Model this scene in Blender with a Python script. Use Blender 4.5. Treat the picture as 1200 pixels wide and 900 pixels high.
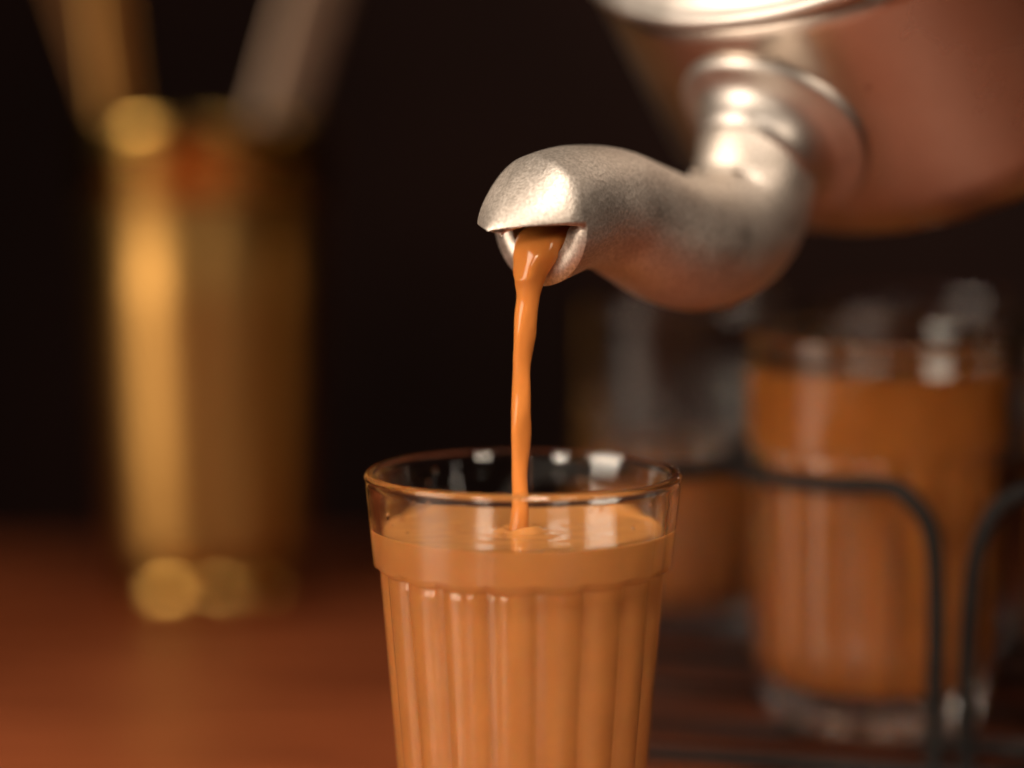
import bpy, bmesh, math, random
from mathutils import Vector, Matrix, noise
random.seed(7)
MM = 0.001
scene = bpy.context.scene
for o in list(bpy.data.objects): bpy.data.objects.remove(o)

# ------------------------------------------------------------------ camera
PITCH = math.radians(6.4)
LENS, SENS, W, H = 85.0, 36.0, 1200.0, 900.0
FPX = LENS / SENS * W
CAM = Vector((-2.372, -511.744, 175.763)) * MM
FWD = Vector((0, math.cos(PITCH), -math.sin(PITCH)))
UP = Vector((0, math.sin(PITCH), math.cos(PITCH)))
RT = Vector((1, 0, 0))
cd = bpy.data.cameras.new('camera')
cam = bpy.data.objects.new('camera', cd)
scene.collection.objects.link(cam)
cam.location = CAM
cam.rotation_euler = (math.pi / 2 - PITCH, 0, 0)
cd.lens, cd.sensor_width = LENS, SENS
cd.clip_start, cd.clip_end = 0.01, 50
cd.dof.use_dof = True
cd.dof.focus_distance = 0.507
cd.dof.aperture_fstop = 2.6
scene.camera = cam

# ------------------------------------------------------------------ world, lamps, exposure
w = bpy.data.worlds.new('World'); scene.world = w; w.use_nodes = True
bg = w.node_tree.nodes['Background']
bg.inputs[0].default_value = (0.5, 0.33, 0.24, 1)
bg.inputs[1].default_value = 0.003

def area(name, loc, target, sx, sy, power, col, spread=180):
    ld = bpy.data.lights.new(name, 'AREA'); ld.shape = 'RECTANGLE'
    ld.size, ld.size_y, ld.energy, ld.color = sx, sy, power, col
    ld.spread = math.radians(spread)
    o = bpy.data.objects.new(name, ld); scene.collection.objects.link(o)
    o.location = loc
    o.rotation_euler = (Vector(target) - Vector(loc)).to_track_quat('-Z', 'Y').to_euler()
    return o
area('softbox_key', (-0.86, -0.30, 0.44), (-0.03, -0.06, 0.06), 0.46, 0.70, 3.9, (1, .83, .66), 95)
area('softbox_top', (0.12, -0.55, 1.02), (-0.04, -0.10, 0.06), 0.26, 0.26, 0.72, (1, .85, .70), 38)
area('softbox_front', (-0.36, -0.60, 0.27), (-0.04, -0.06, 0.045), 0.20, 0.22, 0.15, (1, .84, .67), 18)
area('softbox_right', (0.55, -0.85, 0.55), (0.0, 0.03, 0.12), 0.24, 0.36, 0.28, (1, .82, .64), 50)
area('tumbler_fill', (1.10, 0.22, 0.42), (-0.11, 0.38, 0.10), 0.16, 0.50, 0.022, (1, .62, .36), 16)  # added fill light, puts a glow on the brass tumbler's right side
area('wall_fill', (0.75, 1.05, 1.25), (0.25, 1.75, 0.35), 0.3, 0.3, 2.2, (1, .75, .6), 110)  # added unseen light, only lifts the background wall out of black

scene.render.engine = 'CYCLES'
cy = scene.cycles
cy.use_denoising = True
cy.max_bounces = 18; cy.transmission_bounces = 14; cy.glossy_bounces = 6; cy.diffuse_bounces = 4
cy.sample_clamp_indirect = 8
cy.blur_glossy = 0.6
cy.caustics_reflective = True; cy.caustics_refractive = True
vs = scene.view_settings
vs.view_transform = 'Standard'; vs.look = 'None'; vs.exposure = -0.12; vs.gamma = 1.0
vs.use_curve_mapping = False

# ------------------------------------------------------------------ pixel helpers
def ray(px, py): return FWD + RT * ((px - 600) / FPX) - UP * ((py - 450) / FPX)
def on_plane(px, py, O, n):
    v = ray(px, py); return CAM + v * ((O - CAM).dot(n) / v.dot(n))
def on_z(px, py, z): return on_plane(px, py, Vector((0, 0, z)), Vector((0, 0, 1)))
def at_depth(px, py, D): return CAM + ray(px, py) * D

# ------------------------------------------------------------------ object helpers
def link(name, me, mat=None, parent=None):
    o = bpy.data.objects.new(name, me); scene.collection.objects.link(o)
    if mat: me.materials.append(mat)
    if parent: o.parent = parent
    return o
def tag(o, label=None, cat=None, group=None, kind=None):
    if label: o['label'] = label
    if cat: o['category'] = cat
    if group: o['group'] = group
    if kind: o['kind'] = kind
    return o
def empty(name, loc=(0, 0, 0), label=None, cat=None, group=None):
    o = bpy.data.objects.new(name, None); scene.collection.objects.link(o)
    o.location = loc; o.empty_display_size = 0.01
    return tag(o, label, cat, group)
def mesh(name, verts, faces, smooth=True):
    me = bpy.data.meshes.new(name); me.from_pydata([tuple(v) for v in verts], [], faces)
    bm = bmesh.new(); bm.from_mesh(me)
    bmesh.ops.remove_doubles(bm, verts=bm.verts, dist=1e-6)
    bmesh.ops.recalc_face_normals(bm, faces=bm.faces)
    bm.to_mesh(me); bm.free()
    for p in me.polygons: p.use_smooth = smooth
    return me
def grid_faces(nr, ns, closed=True):
    f = []
    for i in range(nr - 1):
        for j in range(ns if closed else ns - 1):
            k = (j + 1) % ns
            f.append((i * ns + j, i * ns + k, (i + 1) * ns + k, (i + 1) * ns + j))
    return f
def lathe(name, prof, seg=96, rfun=None):
    """prof: list of (r, z) in mm; r == 0 closes on the axis."""
    vs_, fs = [], grid_faces(len(prof), seg)
    for (r, z) in prof:
        for j in range(seg):
            a = 2 * math.pi * j / seg
            rr = r if rfun is None else rfun(r, z, a)
            vs_.append((rr * MM * math.cos(a), rr * MM * math.sin(a), z * MM))
    return mesh(name, vs_, fs)
def arc(cx, cz, r, a0, a1, n):
    return [(cx + r * math.cos(math.radians(a0 + (a1 - a0) * i / n)),
             cz + r * math.sin(math.radians(a0 + (a1 - a0) * i / n))) for i in range(n + 1)]
def catmull(pts, sub):
    out = []
    n = len(pts)
    for i in range(n - 1):
        p0, p1, p2, p3 = pts[max(i - 1, 0)], pts[i], pts[i + 1], pts[min(i + 2, n - 1)]
        for s in range(sub):
            t = s / sub
            out.append(tuple(0.5 * (2 * b + (c - a) * t + (2 * a - 5 * b + 4 * c - d) * t * t + (3 * b - a - 3 * c + d) * t ** 3)
                             for a, b, c, d in zip(p0, p1, p2, p3)))
    out.append(tuple(pts[-1])); return out
def tube(name, pts, r, seg=12, sub=6, closed=False):
    """round wire through points (metres)"""
    pl = [Vector(p) for p in catmull([tuple(p) for p in pts], sub)]
    vs_ = []; ref = Vector((0.13, 0.21, 1)).normalized()
    for i, p in enumerate(pl):
        t = (pl[min(i + 1, len(pl) - 1)] - pl[max(i - 1, 0)]).normalized()
        if i == 0: n = t.cross(ref).normalized()
        else: n = (n - t * n.dot(t)).normalized()
        b = t.cross(n)
        for j in range(seg):
            a = 2 * math.pi * j / seg
            vs_.append(p + n * (r * math.cos(a)) + b * (r * math.sin(a)))
    f = grid_faces(len(pl), seg)
    f.append(tuple(range(seg))); f.append(tuple(range((len(pl) - 1) * seg, len(pl) * seg)))
    return mesh(name, vs_, f)
def sstep(a, b, x):
    t = min(1, max(0, (x - a) / (b - a))); return t * t * (3 - 2 * t)

# ------------------------------------------------------------------ materials
def material(name):
    m = bpy.data.materials.new(name); m.use_nodes = True
    nt = m.node_tree; return m, nt, nt.nodes['Principled BSDF']
def nnode(nt, t, **kw):
    n = nt.nodes.new(t)
    for k, v in kw.items():
        if k in n.inputs: n.inputs[k].default_value = v
        else: setattr(n, k, v)
    return n
def ramp(nt, src, stops):
    r = nt.nodes.new('ShaderNodeValToRGB'); nt.links.new(src, r.inputs[0])
    e = r.color_ramp.elements
    while len(e) < len(stops): e.new(0.5)
    for el, (p, c) in zip(e, stops):
        el.position = p; el.color = c if len(c) == 4 else (*c, 1)
    return r
def noise_at(nt, scale, detail=4, stretch=(1, 1, 1), rough=0.5):
    tc = nt.nodes.new('ShaderNodeTexCoord'); mp = nt.nodes.new('ShaderNodeMapping')
    mp.inputs['Scale'].default_value = stretch
    nt.links.new(tc.outputs['Object'], mp.inputs['Vector'])
    n = nnode(nt, 'ShaderNodeTexNoise', Scale=scale, Detail=detail, Roughness=rough)
    nt.links.new(mp.outputs[0], n.inputs['Vector']); return n
def add_bump(nt, b, srcs):
    prev = None
    for src, strength, dist in srcs:
        bp = nnode(nt, 'ShaderNodeBump', Strength=strength, Distance=dist)
        nt.links.new(src, bp.inputs['Height'])
        if prev: nt.links.new(prev.outputs[0], bp.inputs['Normal'])
        prev = bp
    nt.links.new(prev.outputs[0], b.inputs['Normal'])

def mat_glass():
    m, nt, b = material('clear_glass')
    b.inputs['Base Color'].default_value = (0.97, 0.985, 0.975, 1)
    b.inputs['Roughness'].default_value = 0.0
    b.inputs['IOR'].default_value = 1.5
    b.inputs['Transmission Weight'].default_value = 1.0
    n = noise_at(nt, 90, 2)
    add_bump(nt, b, [(n.outputs[0], 0.05, 0.001)])
    return m
def mat_tea(name, col, sss=0.0009):
    m, nt, b = material(name)
    n = noise_at(nt, 120, 3)
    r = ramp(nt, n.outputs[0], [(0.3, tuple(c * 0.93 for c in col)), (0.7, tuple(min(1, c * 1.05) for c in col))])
    nt.links.new(r.outputs[0], b.inputs['Base Color'])
    b.inputs['Roughness'].default_value = 0.08
    b.inputs['IOR'].default_value = 1.35
    b.inputs['Subsurface Weight'].default_value = 0.3
    b.inputs['Subsurface Radius'].default_value = (1.0, 0.45, 0.18)
    b.inputs['Subsurface Scale'].default_value = sss
    return m
def mat_alu_body():
    m, nt, b = material('spun_aluminium')
    b.inputs['Metallic'].default_value = 1
    rings = noise_at(nt, 60, 4, (0.25, 0.25, 14))
    blot = noise_at(nt, 28, 4)
    c = ramp(nt, blot.outputs[0], [(0.3, (.50, .43, .37)), (0.7, (.63, .55, .48))])
    nt.links.new(c.outputs[0], b.inputs['Base Color'])
    rr = ramp(nt, blot.outputs[0], [(0.25, (.24,) * 3), (0.75, (.36,) * 3)])
    nt.links.new(rr.outputs[0], b.inputs['Roughness'])
    add_bump(nt, b, [(rings.outputs[0], 0.12, 0.0006), (blot.outputs[0], 0.1, 0.002)])
    return m
def mat_alu_cast():
    m, nt, b = material('cast_aluminium')
    b.inputs['Metallic'].default_value = 1
    g1 = noise_at(nt, 1500, 4, (1, 1, 1), 0.62)
    g2 = noise_at(nt, 650, 4, (0.45, 2.4, 0.9), 0.6)
    blot = noise_at(nt, 75, 4)
    c = ramp(nt, g1.outputs[0], [(0.3, (.46, .40, .345)), (0.66, (.78, .71, .645))])
    nt.links.new(c.outputs[0], b.inputs['Base Color'])
    rr = ramp(nt, blot.outputs[0], [(0.3, (.44,) * 3), (0.7, (.58,) * 3)])
    nt.links.new(rr.outputs[0], b.inputs['Roughness'])
    add_bump(nt, b, [(blot.outputs[0], 0.22, 0.0015), (g2.outputs[0], 0.2, 0.0005), (g1.outputs[0], 0.26, 0.0004)])
    return m
def mat_metal(name, c0, c1, r0, r1, scale=40, stretch=(1, 1, 1)):
    m, nt, b = material(name)
    b.inputs['Metallic'].default_value = 1
    n = noise_at(nt, scale, 4, stretch)
    c = ramp(nt, n.outputs[0], [(0.3, c0), (0.7, c1)])
    nt.links.new(c.outputs[0], b.inputs['Base Color'])
    rr = ramp(nt, n.outputs[0], [(0.3, (r0,) * 3), (0.7, (r1,) * 3)])
    nt.links.new(rr.outputs[0], b.inputs['Roughness'])
    add_bump(nt, b, [(n.outputs[0], 0.1, 0.001)])
    return m
def mat_wood():
    m, nt, b = material('red_brown_wood')
    g = noise_at(nt, 9, 8, (1.2, 9, 1.2), 0.6)
    bl = noise_at(nt, 5, 4)
    c = ramp(nt, g.outputs[0], [(0.3, (.12, .026, .009)), (0.55, (.30, .074, .024)), (0.75, (.40, .11, .036))])
    mx = nt.nodes.new('ShaderNodeMix'); mx.data_type = 'RGBA'; mx.blend_type = 'MULTIPLY'
    mx.inputs[0].default_value = 0.6
    c2 = ramp(nt, bl.outputs[0], [(0.3, (.6, .55, .5)), (0.7, (1, 1, 1))])
    nt.links.new(c.outputs[0], mx.inputs[6]); nt.links.new(c2.outputs[0], mx.inputs[7])
    nt.links.new(mx.outputs[2], b.inputs['Base Color'])
    rr = ramp(nt, bl.outputs[0], [(0.3, (.34,) * 3), (0.7, (.5,) * 3)])
    nt.links.new(rr.outputs[0], b.inputs['Roughness'])
    b.inputs['Specular IOR Level'].default_value = 0.35
    add_bump(nt, b, [(g.outputs[0], 0.15, 0.001)])
    return m
def spun(m, aniso, rough=None):
    nt = m.node_tree; b = nt.nodes['Principled BSDF']
    tg = nt.nodes.new('ShaderNodeTangent'); tg.direction_type = 'RADIAL'; tg.axis = 'Z'
    nt.links.new(tg.outputs[0], b.inputs['Tangent'])
    b.inputs['Anisotropic'].default_value = aniso
    b.inputs['Anisotropic Rotation'].default_value = 0.25
    return m
def mat_plain(name, c0, c1, rough, scale=30, bump=0.1):
    m, nt, b = material(name)
    n = noise_at(nt, scale, 5)
    c = ramp(nt, n.outputs[0], [(0.3, c0), (0.7, c1)])
    nt.links.new(c.outputs[0], b.inputs['Base Color'])
    b.inputs['Roughness'].default_value = rough
    add_bump(nt, b, [(n.outputs[0], bump, 0.002)])
    return m
GLASS = mat_glass()
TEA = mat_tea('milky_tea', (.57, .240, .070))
SHADED_TEA = mat_tea('shaded_milky_tea', (.40, .135, .028))  # same milky tea, with the shade over the rack put into its colour
ALU, CAST = mat_alu_body(), mat_alu_cast()
BRASS = mat_metal('turned_brass', (.50, .27, .07), (.64, .37, .12), .42, .50, 30, (1, 1, .3))
POLISHED = mat_metal('polished_brass', (.62, .36, .085), (.78, .50, .15), .16, .24, 30)
COPPER = mat_metal('dull_copper', (.20, .09, .035), (.30, .15, .06), .35, .45)
SATIN = mat_metal('satin_aluminium', (.54, .50, .46), (.66, .61, .57), .40, .50, 60)
STEEL = mat_metal('steel', (.30, .21, .15), (.42, .30, .22), .40, .5)
WOOD = mat_wood()
spun(BRASS, 0.8); spun(ALU, 0.6)
BLACK = mat_plain('black_enamel', (.006, .005, .005), (.011, .010, .009), .65, 300, .1)
WALL = mat_plain('dark_wall', (.03, .012, .009), (.075, .032, .024), .8, 3, .3)
BLACK.node_tree.nodes['Principled BSDF'].inputs['Specular IOR Level'].default_value = 0.15
KNOB = mat_plain('black_bakelite', (.015, .013, .012), (.03, .026, .024), .35, 60, .1)

# ------------------------------------------------------------------ setting
def slab(name, x0, x1, y0, y1, z0, z1, bev, mat):
    bm = bmesh.new(); bmesh.ops.create_cube(bm, size=1)
    for v in bm.verts:
        v.co = Vector(((x0 + x1) / 2 + v.co.x * (x1 - x0), (y0 + y1) / 2 + v.co.y * (y1 - y0), (z0 + z1) / 2 + v.co.z * (z1 - z0)))
    bmesh.ops.bevel(bm, geom=bm.edges[:], offset=bev, segments=3, affect='EDGES', profile=0.6)
    me = bpy.data.meshes.new(name); bm.to_mesh(me); bm.free()
    return link(name, me, mat)
tag(slab('table_top', -0.9, 0.9, -0.75, 0.470, -0.032, 0.0, 0.004, WOOD), 'red brown wooden table top under the glass, rack and brass tumbler', kind='structure')
tag(slab('wall', -2.2, 2.2, 1.75, 1.80, -0.8, 1.8, 0.005, WALL), 'dark brown wall behind the table', kind='structure')

# ------------------------------------------------------------------ the fluted tea glass
def fluted_glass(name, rim, zh, band_z, r_band0, env, th_rim, th_band, th_body, floor, nfl=18, amp=1.45, phase=5.0, per=12):
    """moulded glass: plain band above, convex flutes below; the inside follows the flutes more softly"""
    seg = nfl * per
    def outer(z, j, am=1.0, soft=0.0):
        s = 2 * ((j / per) % 1.0) - 1.0
        rb = r_band0 + (rim - r_band0) * max(0, (z - band_z)) / (zh - band_z)
        fl = env(z) - amp * am * (abs(s) ** (2.4 if am == 1 else 2.0)) * sstep(0, 6, z)
        zst = band_z - 0.35 * (1 - s * s) ** 0.8
        t = sstep(zst - 0.85 - soft, zst + 0.2 + soft, z)
        r = fl + (rb - fl) * t
        if z < 1.2: r -= (1.2 - z) ** 2 * 0.8
        return r
    def inner(z, j=0):
        th = th_band + (th_rim - th_band) * max(0, z - band_z) / (zh - band_z) if z > band_z else th_body + (th_band - th_body) * sstep(band_z - 4, band_z, z)
        return outer(max(z, 8), j, 0.85, 0.5) - th
    zs = [0.0, 0.4, 1.2, 3, 8, 16, 26, 38, 50, 60, band_z - 9, band_z - 6]
    z = band_z - 4.5
    while z < band_z + 1.6: zs.append(z); z += 0.28
    zs += [band_z + 3, band_z + 6, band_z + 10, zh - 6, zh - 3, zh - 1.6]
    vs_ = []
    def put(r, z, j):
        ang = 2 * math.pi * j / seg + math.radians(phase - 90)
        vs_.append((r * MM * math.cos(ang), r * MM * math.sin(ang), z * MM))
    for z in zs:
        for j in range(seg): put(outer(z, j), z, j)
    nr = len(zs)
    for (r, z) in arc(rim - th_rim / 2, zh - th_rim * 0.62, th_rim / 2, 0, 180, 8):
        for j in range(seg): put(r, z, j)
        nr += 1
    zi = [zh - 3, zh - 6, zh - 10, band_z + 4, band_z + 2]
    z = band_z + 1.2
    while z > band_z - 5: zi.append(z); z -= 0.4
    zi += [band_z - 8, 56, 45, 30, 18, floor + 2.5]
    for z in zi:
        for j in range(seg): put(inner(z, j), z, j)
        nr += 1
    rl = inner(floor + 2.5, per // 2)
    for (r, z) in [(rl - 1.2, floor + 0.7), (rl - 3.5, floor), (rl * .5, floor - .2), (0.0, floor - .3)]:
        for j in range(seg): put(r, z, j)
        nr += 1
    n0 = len(vs_)
    for (r, z) in [(env(0) - 4, 0.0), (env(0) - 7, 1.2), (0, 1.6)]:
        for j in range(seg): put(r, z, j)
    f = grid_faces(nr, seg)
    for i in range(3):
        for j in range(seg):
            k = (j + 1) % seg
            a0 = 0 if i == 0 else n0 + (i - 1) * seg
            b0 = n0 + i * seg
            f.append((a0 + k, a0 + j, b0 + j, b0 + k))
    inner.seg, inner.phase, inner.band = seg, phase, band_z
    return mesh(name, vs_, f), inner

def tea_fill(name, inner, floor, level, impact=None, over=0.12):
    """liquid whose skin is just inside the glass wall (no air gap); optional stirred spot under a falling stream"""
    seg = inner.seg
    vs_ = []
    zs = [floor + 2.5, floor + 8, 26, 38, 50, 58, inner.band - 8]
    z = inner.band - 5
    while z < inner.band + 1.6: zs.append(z); z += 0.4
    zs = sorted(z for z in zs + [inner.band + 4, inner.band + 8, inner.band + 14] if z < level - 1) + [level]
    nr = 0
    def put(r, z, j):
        a = 2 * math.pi * j / seg + math.radians(inner.phase - 90)
        x, y = r * math.cos(a), r * math.sin(a)
        vs_.append((x * MM, y * MM, z * MM))
    rl = inner(floor + 2.5, 6)
    for r, z in [(0, floor + .2), (rl - 4, floor + .2), (rl - 1.3, floor + 1.0)]:
        for j in range(seg): put(r, z, j)
        nr += 1
    for z in zs:
        for j in range(seg): put(inner(z, j) + over, z, j)
        nr += 1
    for dr, dz in [(over, .55), (-.25, .3), (-.8, .08)]:
        for j in range(seg): put(inner(level, j) + dr, level + dz, j)
        nr += 1
    N = 30
    for i in range(N + 1):
        f = 1 - i / N
        for j in range(seg):
            rt = inner(level, j); r = (rt - 1.6) * f
            a = 2 * math.pi * j / seg + math.radians(inner.phase - 90)
            x, y = r * math.cos(a), r * math.sin(a)
            zz = level + 0.10 * noise.noise((x * .18, y * .18, 3.1)) * sstep(0, 4, rt - r)
            if impact:
                d = math.hypot(x - impact[0], y - impact[1])
                zz += (1.3 * math.exp(-((d - 3.4) / 1.7) ** 2) * (0.6 + 0.9 * noise.noise((x * .25 + 4, y * .25, 1)))
                       + 0.14 * math.cos(d * 0.9 + 2 * noise.noise((x * .1, y * .1, 7))) * math.exp(-d / 10)) * sstep(0, 5, rt - r)
            vs_.append((x * MM, y * MM, zz * MM))
        nr += 1
    return mesh(name, vs_, grid_faces(nr, seg))

hero_env = lambda z: 24.3 + (30.7 - 24.3) * z / 79.0
hero_me, hero_in = fluted_glass('tea_glass', 34.0, 100, 80.0, 32.0, hero_env, 2.4, 2.5, 1.9, 8.0)
hero = link('tea_glass', hero_me, GLASS)
tag(hero, 'clear fluted tea glass being filled on the table under the kettle spout', 'glass', 'fluted tea glasses')
LEVEL = 87.4

# ------------------------------------------------------------------ kettle
PHI, TILT = math.radians(46.02), math.radians(43.19)
HD = Vector((-math.cos(PHI), -math.sin(PHI), 0)); SD = Vector((math.sin(PHI), -math.cos(PHI), 0)); ZZ = Vector((0, 0, 1))
AX = ZZ * math.cos(TILT) + HD * math.sin(TILT); RD = HD * math.cos(TILT) - ZZ * math.sin(TILT)
KB = Vector((119.9, 120.7, 193.4)) * MM
kettle = empty('kettle', KB, 'tilted aluminium kettle pouring tea from its curved spout', 'kettle')
KM = Matrix((RD, AX.cross(RD), AX)).transposed()          # local x = towards the spout, z = kettle axis
kettle.rotation_mode = 'QUATERNION'; kettle.rotation_quaternion = KM.to_quaternion()
KI = KM.inverted()
def to_k(p): return KI @ (p - KB)
RS, RB, HS, RHO = 79.0, 81.6, 77.0, 21.8
body_prof = [(0, 0), (30, 0), (52, 0)] + arc(RB - RHO, RHO, RHO, -90, 0, 14)
body_prof += [(RB + (RS - RB) * (z - RHO) / (HS - RHO), z) for z in (30, 40, 50, 60, 70, HS - 1.2)]
body_prof += [(RS - 2.0, HS - 1.2), (RB - 4, 40), (RB - 5, RHO), (RB - RHO, 2.5), (0, 2.5)]
link('body', lathe('kettle_body', body_prof, 128), ALU, kettle)
sh = [(RS - 2, HS - 1.1)] + arc(RS - 0.2, HS + 1.0, 2.0, -90, 90, 8)
sh += [(RS - 2.5, HS + 4.2), (RS - 6, HS + 8.5), (RS - 13, HS + 15), (RS - 23, HS + 21), (RS - 32, HS + 24.5), (46, HS + 26), (44.5, HS + 29), (45.5, HS + 31), (44, HS + 31.5), (42.5, HS + 28), (42, HS + 24)]
link('shoulder', lathe('kettle_shoulder', sh, 128), SATIN, kettle)
lid = link('lid', lathe('kettle_lid', [(42.3, HS + 27.0), (43.2, HS + 31.6), (46.8, HS + 31.8), (47, HS + 33), (40, HS + 36.5), (28, HS + 41), (12, HS + 44), (0, HS + 44.6)], 96), SATIN, kettle)
link('knob', lathe('kettle_knob', [(0, HS + 44), (5, HS + 44), (4.4, HS + 49), (6.5, HS + 52), (10, HS + 56), (10.5, HS + 60), (8, HS + 63.5), (0, HS + 65)], 40), KNOB, lid)
hp = []
for i in range(21):
    a = math.pi * i / 20
    hp.append(Vector((62 * math.cos(a) * (1 - .04 * math.sin(a)), 0, HS + 16 + 88 * math.sin(a) ** 0.85)) * MM)
hd_ = link('handle', tube('kettle_handle', hp, 4.2 * MM, 14, 4), ALU, kettle)
link('grip', tube('kettle_grip', [p + Vector((0, 0, 0)) for p in hp[6:15]], 8.0 * MM, 18, 4), KNOB, hd_)
for s in (1, -1):
    lg = link('handle_lug', lathe('kettle_lug', [(0, -3), (7.5, -3), (8.5, -1), (7.5, 8), (5.5, 12), (0, 13)], 28), CAST, kettle)
    lg.location = Vector((62 * s, 0, HS + 14)) * MM

# spout: centre line lies in the pouring plane (through the mouth, along HD)
MOUTH = on_plane(632, 255, Vector((0, 0, 0)), Vector((0, 1, 0)))
FLP = Vector((58.33, 56.94, 170.70)) * MM
FLN = (RD * math.cos(-0.033) - AX * math.sin(-0.033)).normalized()
def pp(x, y): return on_plane(x, y, MOUTH, SD)
cl = [(FLP - FLN * 6 * MM, 14.2), (FLP + FLN * 6 * MM, 13.9), (pp(882, 222), 14.4), (pp(862, 262), 15.2), (pp(826, 284), 15.4),
      (pp(786, 281), 14.8), (pp(750, 263), 14.0), (pp(714, 246), 13.5), (pp(676, 243), 13.3), (pp(650, 249), 13.4), (MOUTH, 13.4)]
cl4 = catmull([(p.x, p.y, p.z, r) for p, r in cl], 6)
NS = 64
rings = []
for i, c in enumerate(cl4):
    p = Vector(c[:3])
    t = (Vector(cl4[min(i + 1, len(cl4) - 1)][:3]) - Vector(cl4[max(i - 1, 0)][:3])).normalized()
    f_end = sstep(len(cl4) - 14, len(cl4) - 1, i)
    t = (t * (1 - f_end) + (HD - ZZ * 0.06).normalized() * f_end).normalized()
    t = (t - SD * t.dot(SD)).normalized()
    u = SD.cross(t)
    if i > len(cl4) // 2 and u.z < 0: u = -u
    if i <= len(cl4) // 2 and i and u.dot(rings[-1][3]) < 0: u = -u
    rings.append((p, c[3], t, u, f_end))
# make 'up' run continuously back from the mouth
for i in range(len(rings) - 2, -1, -1):
    if rings[i][3].dot(rings[i + 1][3]) < 0: rings[i] = (*rings[i][:3], -rings[i][3], rings[i][4])
sv, sf = [], []
for p, r, t, u, fe in rings:
    for j in range(NS):
        a = 2 * math.pi * j / NS
        ca, sa = math.cos(a), math.sin(a)
        rr = r * (1 + 0.08 * fe * max(0, -ca)) * (1 + 0.012 * noise.noise((p.x * 60 + ca, p.y * 60 + sa, p.z * 60)))
        # casting seam along the top
        rr += 0.30 * math.exp(-(a if a < math.pi else a - 2 * math.pi) ** 2 / 0.02) * fe
        sv.append(p + (u * ca + SD * sa) * rr * MM)
sf = grid_faces(len(rings), NS)
# hood: the upper half goes on as a beaked dome, cut level at the mouth's height
p, r, t, u, fe = rings[-1]
NB = 30
q = NS // 4
half = list(range(-q - 1, q + 2))
last = (len(rings) - 1) * NS
prev = [last + (j % NS) for j in half]
LH = r * 1.17
for k in range(1, NB + 1):
    sf_ = math.sin(math.radians(89.5) * k / NB)
    fwd_ = LH * sf_
    hf, wf = 1 - 1.25 * sf_ * sf_ / (sf_ + 0.25), (1 - sf_ ** 1.85) ** 0.80
    cur = []
    for j in half:
        a = 2 * math.pi * j / NS
        ca, sa = math.cos(a), math.sin(a)
        rr = r * (1 + 0.08 * max(0, -ca)) * (1 + 0.012 * noise.noise((p.x * 60 + ca, p.y * 60 + sa, p.z * 60 + sf_ * .8)))
        rr += 0.30 * math.exp(-a * a / 0.02) * (1 - 0.6 * k / NB)
        d = (u * (math.copysign(abs(ca) ** (1 + 0.5 * sf_), ca) * hf) + SD * (math.sin(a) * wf)) * rr + t * fwd_ - u * 1.4 * (k / NB) ** 2
        cur.append(len(sv)); sv.append(p + d * MM)
    for m in range(len(half) - 1):
        sf.append((prev[m], prev[m + 1], cur[m + 1], cur[m]))
    prev = cur
sme = mesh('kettle_spout', [to_k(v) for v in sv], sf)
spout = link('spout', sme, CAST, kettle)
bmx = bmesh.new(); bmx.from_mesh(sme)
# outward normals: check a middle ring
ref = to_k(rings[30][0]); bmx.faces.ensure_lookup_table()
fc = min(bmx.faces, key=lambda f: (f.calc_center_median() - ref).length)
if fc.normal.dot(fc.calc_center_median() - ref) < 0:
    bmesh.ops.reverse_faces(bmx, faces=bmx.faces)
bmx.to_mesh(sme); bmx.free()
vg = spout.vertex_groups.new(name='thick')
ml, ul, tl_ = to_k(MOUTH), KI @ rings[-1][3], KI @ rings[-1][2]
for v in sme.vertices:
    dv = v.co - ml
    fw_, uu = dv.dot(tl_), dv.dot(ul)
    wgt = sstep(-.012, -.001, fw_) * sstep(.004, -.004, uu) if dv.length < .03 else 0
    vg.add([v.index], max(0.0, wgt), 'REPLACE')
sm = spout.modifiers.new('wall', 'SOLIDIFY'); sm.vertex_group = 'thick'; sm.thickness_vertex_group = 0.36; sm.thickness = 0.0052; sm.offset = -1; sm.use_even_offset = False
# flange where the spout is fixed to the body, shaped to the body's curve
fprof = [(13.0, -4), (24.0, -4), (24.4, 0.4), (24.1, 2.0), (22.9, 3.0), (21, 3.1), (19, 3.3), (17.2, 4.2), (15.8, 6.0), (14.8, 8.4), (14.1, 11.0), (13.2, 11.4)]
fx = FLN; fs_ = SD; fu = FLN.cross(SD)
fv = []
for (r, z) in fprof:
    for j in range(96):
        a = 2 * math.pi * j / 96
        off = -(r * math.cos(a)) ** 2 / (2 * 80.0)          # bends round the body
        fv.append(to_k(FLP + (fs_ * math.cos(a) + fu * math.sin(a)) * r * MM + fx * (z + off * (1 if z < 4 else 0.6)) * MM))
link('flange', mesh('spout_flange', fv, grid_faces(len(fprof), 96)), SATIN, spout)

# ------------------------------------------------------------------ tea in the glass and the stream
STX = at_depth(609.5, 560, 0.515)
sx, sy = STX.x, -0.0025
tea = link('tea', tea_fill('tea_in_glass', hero_in, 8.0, LEVEL, (sx / MM, sy / MM)), TEA)
tag(tea, 'milky brown tea inside the glass under the pouring stream', 'tea', 'servings of milky tea')

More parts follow.
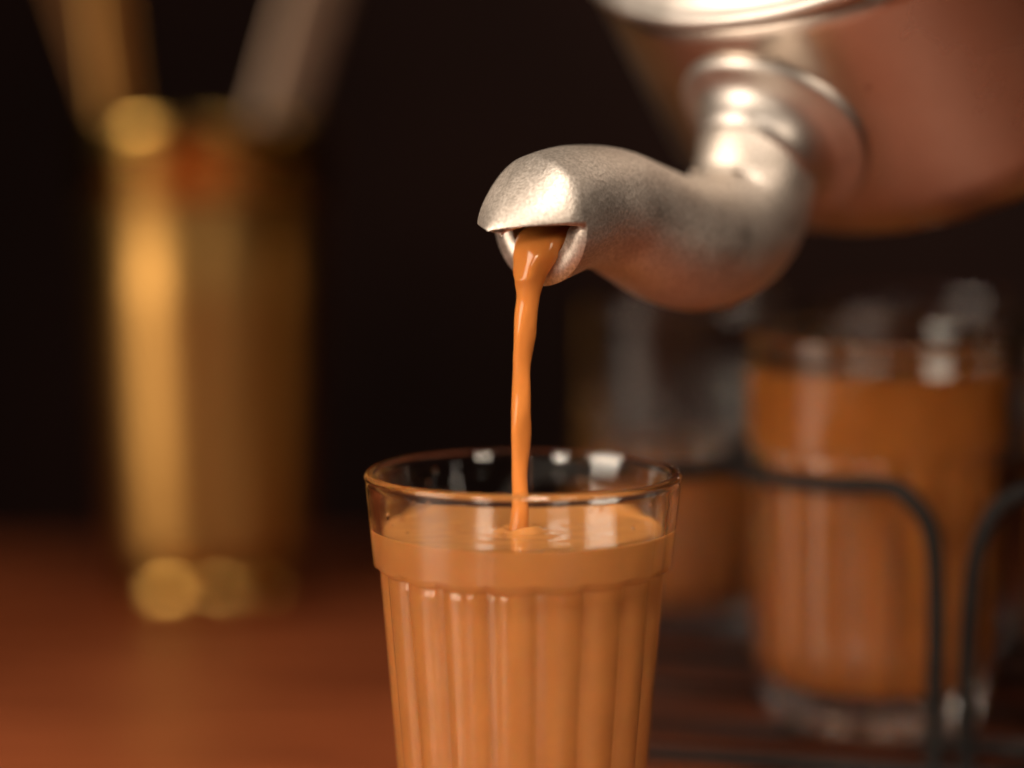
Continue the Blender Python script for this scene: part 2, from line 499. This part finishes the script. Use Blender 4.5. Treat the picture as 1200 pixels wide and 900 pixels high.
# stream profile: (offset along HD mm, height mm relative to the mouth, half width mm, half thickness mm)
M0 = MOUTH
rows = [(-17, -3.2, 7.0, 3.6), (-11, -3.8, 7.2, 4.0), (-5.5, -4.4, 7.2, 4.6), (-1.4, -5.2, 6.3, 4.5), (1.2, -7.6, 5.3, 4.0), (2.5, -10.6, 4.3, 3.5), (3.0, -13.3, 3.5, 3.1)]
cpts = []
for u_, z_, a_, b_ in rows:
    P = M0 + HD * u_ * MM + ZZ * z_ * MM
    cpts.append((P.x, P.y, P.z, a_, b_))
for (px_, py_, w_) in [(618.5, 346, 14.2), (616, 372, 13.0), (614.2, 400, 12.2), (612.3, 430, 11.6), (611, 465, 11.4), (610.4, 500, 11.0), (610, 540, 10.6), (609.2, 580, 10.2), (608.5, 612, 10.4)]:
    P = on_plane(px_, py_, Vector((0, sy, 0)), Vector((0, 1, 0)))
    yy = sy
    hw = w_ * 0.515 / FPX / MM
    cpts.append((P.x, yy, P.z, hw, hw * 0.92))
cpts.append((sx, sy, (LEVEL - 1.5) * MM, 2.3, 2.3))
cs = catmull(cpts, 8)
tv = []
SEG = 28
for i, c in enumerate(cs):
    P = Vector(c[:3])
    t_ = (Vector(cs[min(i + 1, len(cs) - 1)][:3]) - Vector(cs[max(i - 1, 0)][:3])).normalized()
    n2 = SD - t_ * SD.dot(t_); n2.normalize(); b2 = t_.cross(n2)
    fall = sstep(30, 80, i)
    P = P + RT * (0.28 * MM * fall * noise.noise((i * .11, 2.2, 0)) * (1 - sstep(len(cs) - 14, len(cs), i)))
    for j in range(SEG):
        a = 2 * math.pi * j / SEG
        wob = 1 + 0.16 * noise.noise((math.cos(a) * .7, math.sin(a) * .7, i * 0.085)) + 0.05 * noise.noise((math.cos(a) * 1.5, math.sin(a) * 1.5, i * 0.2 + 9))
        # a flat sheet over the lip turning to a rope as it falls
        aa, bb = c[3] * wob * (1 + .10 * fall * math.sin(i * .23)), c[4] * wob * (1 - .22 * fall * math.sin(i * .23 + 1))
        tw = fall * i * 0.03
        ea = aa * math.cos(a); eb = bb * math.sin(a)
        if i < 48: eb *= 1 + 0.16 * math.cos(2 * a) * (1 - fall)
        tv.append(P + n2 * ea * MM + b2 * eb * MM)
fcs = grid_faces(len(cs), SEG) + [tuple(range(SEG)), tuple(range((len(cs) - 1) * SEG, len(cs) * SEG))]
stream = link('tea_stream', mesh('tea_stream', tv, fcs), mat_tea('thin_milky_tea', (.47, .165, .036), 0.0016))
tag(stream, 'thin stream of milky tea falling from the spout into the glass', 'tea stream')

# small drops splashed on the inside of the glass above the tea
WATER, _nt, _b = material('clear_drop')
_b.inputs['Transmission Weight'].default_value = 1; _b.inputs['Roughness'].default_value = 0; _b.inputs['IOR'].default_value = 1.33
_b.inputs['Base Color'].default_value = (.95, .85, .72, 1)
dm = lathe('tea_drop', [(0, -.5), (.3, -.42), (.45, -.2), (.5, 0), (.45, .22), (.3, .42), (0, .5)], 10)
for k in range(40):
    a = random.uniform(0, 2 * math.pi); z = random.uniform(LEVEL + 1.5, 97)
    r = hero_in(z) - 0.05
    d_ = link('drop', dm, None, hero)
    d_.location = (r * MM * math.cos(a), r * MM * math.sin(a), z * MM)
    s_ = random.uniform(.4, 1.5) * (1.2 if k % 7 == 0 else .8); d_.scale = (s_ * .6, s_ * .6, s_ * random.uniform(.9, 1.6))
dm.materials.append(WATER)

# bubbles on the tea and drops hanging under the spout
bub = lathe('tea_bubble', [(1, -.2), (1, 0), (.94, .34), (.77, .64), (.5, .87), (.2, .98), (0, 1), (0, .9), (.18, .88), (.45, .78), (.69, .57), (.85, .3), (.9, 0), (.9, -.2)], 14)
bub.materials.append(WATER)
for k in range(11):
    if k < 0:
        a = random.uniform(0, 6.28); d_ = random.uniform(4.5, 10); x, y = sx / MM + d_ * math.cos(a), sy / MM + d_ * math.sin(a)
    else:
        a = random.uniform(0.3, 2.9); d_ = hero_in(LEVEL, 6) - random.uniform(.9, 2.2); x, y = d_ * math.cos(a), d_ * math.sin(a)
    o = link('bubble', bub, None, tea); z_ = random.uniform(.35, .8)
    o.location = (x * MM, y * MM, LEVEL * MM); o.scale = (z_ * MM / 0.001,) * 3
for (x, y) in ((772, 351), (846, 361), (858, 357)):
    o = link('drop', dm, None, spout); o.location = to_k(pp(x, y) - ZZ * .0002); o.scale = (2.2, 2.2, 2.0)

# ------------------------------------------------------------------ wire rack with its glasses
RZ = 20.0                                                   # height of the rack floor, mm
def flat(px_, D): 
    p = at_depth(px_, 450, D); return p.x, p.y
A = Vector((*flat(1030, 0.620), 0))                          # glass behind the spout
rot = math.radians(-15.5)
col = Vector((math.cos(rot), math.sin(rot), 0)) * 0.0705
rowv = Vector((-math.sin(rot), math.cos(rot), 0)) * 0.100
rack_env = lambda z: 27.0 + 4.6 * sstep(0, 22, z) + 1.4 * z / 79.0
rg_me, rg_in = fluted_glass('rack_tea_glass', 34.0, 100, 72.0, 33.2, rack_env, 2.4, 2.3, 1.9, 10.0)
cells = {'front_mid': A, 'front_right': A + col, 'front_left': A - col, 'back_mid': A + rowv, 'back_left': A + rowv - col}
for key, lv, gl, tl in [
    ('front_mid', 90.5, 'full fluted glass of tea in the black wire rack behind the pouring spout', 'shade-darkened milky tea nearly filling the rack glass behind the pouring spout'),
    ('front_right', 91.0, 'fluted tea glass in the rack slot beside the full glass, away from the pouring stream', 'milky tea in the rack glass beside the full glass, away from the stream'),
    ('back_mid', 58.0, 'half full fluted glass in the back row directly behind the full rack glass', 'milky tea half filling the back row glass behind the full rack glass'),
    ('back_left', 52.0, 'half full fluted glass in the back row behind the empty rack slot', 'milky tea half filling the back row glass behind the empty slot')]:
    g = link('tea_glass', rg_me, None); g.location = cells[key] + Vector((0, 0, RZ * MM))
    g.rotation_euler.z = random.uniform(0, 6)
    tag(g, gl, 'glass', 'fluted tea glasses')
    t2 = link('tea', tea_fill('rack_tea', rg_in, 10.0, lv), SHADED_TEA); t2.location = g.location
    tag(t2, tl, 'tea', 'servings of milky tea')
rg_me.materials.append(GLASS)
rack = empty('wire_rack', A + Vector((0, 0, 0)), 'black wire rack holding the fluted glasses of tea on the table', 'rack')
def rk(p): return p - rack.location
WR = 2.3 * MM
cn, rn = col.normalized(), rowv.normalized()
def hoop(c, side, left=True):
    """wire that runs round the front of one slot at mid height, then turns down into a foot"""
    R = 0.0385; zt = 0.086
    pts = []
    for a in ([140, 165, 190, 215, 240, 262, 280] if side > 0 else [40, 15, -10, -35, -60, -82, -100]):
        aa = math.radians(a); pts.append(c + cn * (R * math.cos(aa)) + rn * (R * math.sin(aa)) + Vector((0, 0, zt)))
    x = c + cn * (side * 0.0125) - rn * 0.0395
    pts += [x + Vector((0, 0, zt - .0025)), x + cn * (side * .0055) + Vector((0, 0, zt - .011)), x + cn * (side * .007) + Vector((0, 0, .055)),
            x + cn * (side * .007) + Vector((0, 0, .025)), x + cn * (side * .008) + Vector((0, 0, WR))]
    return [rk(p) for p in pts]
link('cup_hoop', tube('rack_hoop', hoop(A, 1), WR, 12, 6), BLACK, rack)
cc_ = A + col
hp2 = [cc_ + cn * (.0385 * math.cos(math.radians(a))) + rn * (.0385 * math.sin(math.radians(a))) + Vector((0, 0, .086)) for a in (40, 15, -10, -35, -60, -85, -108, -126)]
lg2 = A + cn * .0275 - rn * .034
hp2 += [lg2 + cn * .010 + Vector((0, 0, .0845)), lg2 + cn * .0035 + Vector((0, 0, .078)), lg2 + Vector((0, 0, .064)), lg2 - cn * .001 + Vector((0, 0, .035)), lg2 + Vector((0, 0, WR))]
link('cup_hoop', tube('rack_hoop', [rk(p) for p in hp2], WR, 12, 6), BLACK, rack)
link('cup_hoop', tube('rack_hoop', hoop(A - col, -1), WR, 12, 6), BLACK, rack)
def hoopb(c, side):
    pts = []
    R = 0.0385
    for a in ([220, 190, 160, 135, 110, 90] if side > 0 else [-40, -10, 20, 45, 70, 90]):
        aa = math.radians(a); pts.append(c + cn * (R * math.cos(aa)) + rn * (R * math.sin(aa)) + Vector((0, 0, .086)))
    x = c + cn * (side * 0.014) + rn * 0.0395
    pts += [x + Vector((0, 0, .083)), x + cn * (side * .006) + Vector((0, 0, .07)), x + cn * (side * .007) + Vector((0, 0, .03)), x + cn * (side * .008) + Vector((0, 0, WR))]
    return [rk(p) for p in pts]
for c_, s_ in ((A + rowv, 1), (A + rowv + col, -1), (A + rowv - col, -1)):
    link('cup_hoop', tube('rack_hoop_back', hoopb(c_, s_), WR, 12, 6), BLACK, rack)
# floor: a rectangle of wire and runners the glasses stand on
zf = RZ * MM - WR
x0, x1, y0, y1 = -0.109, 0.109, -0.0445, 0.1445
def at(u_, v_, z=zf): return rk(A + cn * u_ + rn * v_ + Vector((0, 0, z)))
for nm, a_, b_ in [('floor_rail', (x0, y0), (x1, y0)), ('floor_rail', (x0, y1), (x1, y1)), ('floor_rail', (x0, y0), (x0, y1)), ('floor_rail', (x1, y0), (x1, y1)),
                   ('floor_rail', (x0, .05), (x1, .05))]:
    link(nm, tube('rack_rail', [at(*a_), (at(*a_) + at(*b_)) / 2, at(*b_)], WR * .98, 12, 4), BLACK, rack)
for v_ in (-.016, .016, .084, .116):
    link('floor_rail', tube('rack_rail', [at(x0, v_), at(0, v_), at(x1, v_)], WR, 12, 4), BLACK, rack)
for u_, v_ in ((x0, y0), (x1, y0), (x0, y1), (x1, y1)):
    link('leg', tube('rack_leg', [at(u_, v_, zf), at(u_ * 1.01, v_, .01), at(u_ * 1.02, v_, .001)], WR * 1.02, 12, 4), BLACK, rack)

# ------------------------------------------------------------------ brass tumbler with utensils
bp = at_depth(247, 690, 0.884); BX, BY = bp.x, bp.y
bt = empty('brass_tumbler', (BX, BY, 0), 'tall polished brass tumbler holding kitchen utensils on the table', 'tumbler')
link('cup', lathe('tumbler_cup', [(0, 17), (14, 16.5), (30, 17), (34.5, 19), (35.8, 23), (38.6, 60), (41.2, 105), (43.2, 146), (42.2, 146), (40.2, 105), (37.6, 60), (34.8, 25), (31, 20), (0, 19.5)], 96), BRASS, bt)
link('rim_band', lathe('tumbler_rim', [(42.4, 146.2), (44.4, 146.5), (45.2, 148), (45.4, 168), (45.8, 171), (45.6, 173), (44.6, 173.6), (43.7, 172.5), (43.6, 150), (42.4, 147.5)], 96), POLISHED, bt)
link('foot', lathe('tumbler_foot', [(0, 0), (30, 0)] + arc(27, 6.5, 6.5, -90, 80, 10) + [(24, 14), (22, 16.4), (0, 16.4)], 96), POLISHED, bt)
def utensil(name, mat, p0, p1, w0, w1, th, label, cat, bowl):
    """flat tapering handle from the tumbler floor p0 to the end p1, with a bowl at the lower end"""
    root = empty(name, p0, label, cat)
    ax = (p1 - p0); L = ax.length; ax.normalize()
    side = Vector((1, 0, 0)); side = (side - ax * side.dot(ax)).normalized(); nrm = ax.cross(side)
    vs_ = []; N = 16
    for i in range(N + 1):
        f = i / N; wd = (w0 + (w1 - w0) * f) * (1 if f < .93 else max(.25, math.sqrt(max(0, 1 - ((f - .93) / .075) ** 2))))
        c = ax * (L * (0.1 + 0.9 * f))
        for j in range(16):
            a = 2 * math.pi * j / 16
            vs_.append(c + side * (wd / 2 * math.copysign(abs(math.cos(a)) ** .6, math.cos(a))) + nrm * (th / 2 * math.copysign(abs(math.sin(a)) ** .6, math.sin(a))))
    f_ = grid_faces(N + 1, 16) + [tuple(range(16)), tuple(range(N * 16, N * 16 + 16))]
    link('handle', mesh('utensil_handle', vs_, f_), mat, root)
    bw = []
    for i in range(11):
        t = i / 10; z = L * 0.16 * t
        wv = bowl * math.sqrt(max(0.0, 1 - (2 * t - 1) ** 2)) + .0012
        for j in range(12):
            a = 2 * math.pi * j / 12
            bw.append(ax * z + side * (wv * math.cos(a)) + nrm * ((.0014 * math.sin(a)) - .0045 * math.sin(math.pi * t) * (1 - math.cos(a) ** 2)))
    link('bowl', mesh('utensil_bowl', bw, grid_faces(11, 12) + [tuple(range(12)), tuple(range(120, 132))]), mat, root)
    return root
def ev(px_, py_, D): return at_depth(px_, py_, D)
def uten(name, mat, foot, mouth, length, w0, w1, th, label, cat, bowl):
    a = Vector((BX + foot[0] * MM, BY + foot[1] * MM, 0.024)); b = Vector((BX + mouth[0] * MM, BY + mouth[1] * MM, 0.173))
    utensil(name, mat, a, a + (b - a).normalized() * length, w0, w1, th, label, cat, bowl)
uten('spatula', STEEL, (-20, -4), (27, -8), .27, .015, .022, .004, 'broad pale steel spatula leaning outward in the brass tumbler on the wire rack side', 'spatula', .010)
uten('ladle', BRASS, (-14, -16), (-26, -26), .29, .012, .0155, .004, 'upright brass ladle handle standing in the brass tumbler', 'ladle', .010)
uten('spoon', COPPER, (16, 14), (-32, 12), .26, .012, .016, .004, 'dull copper spoon leaning outward in the brass tumbler, away from the wire rack', 'spoon', .010)
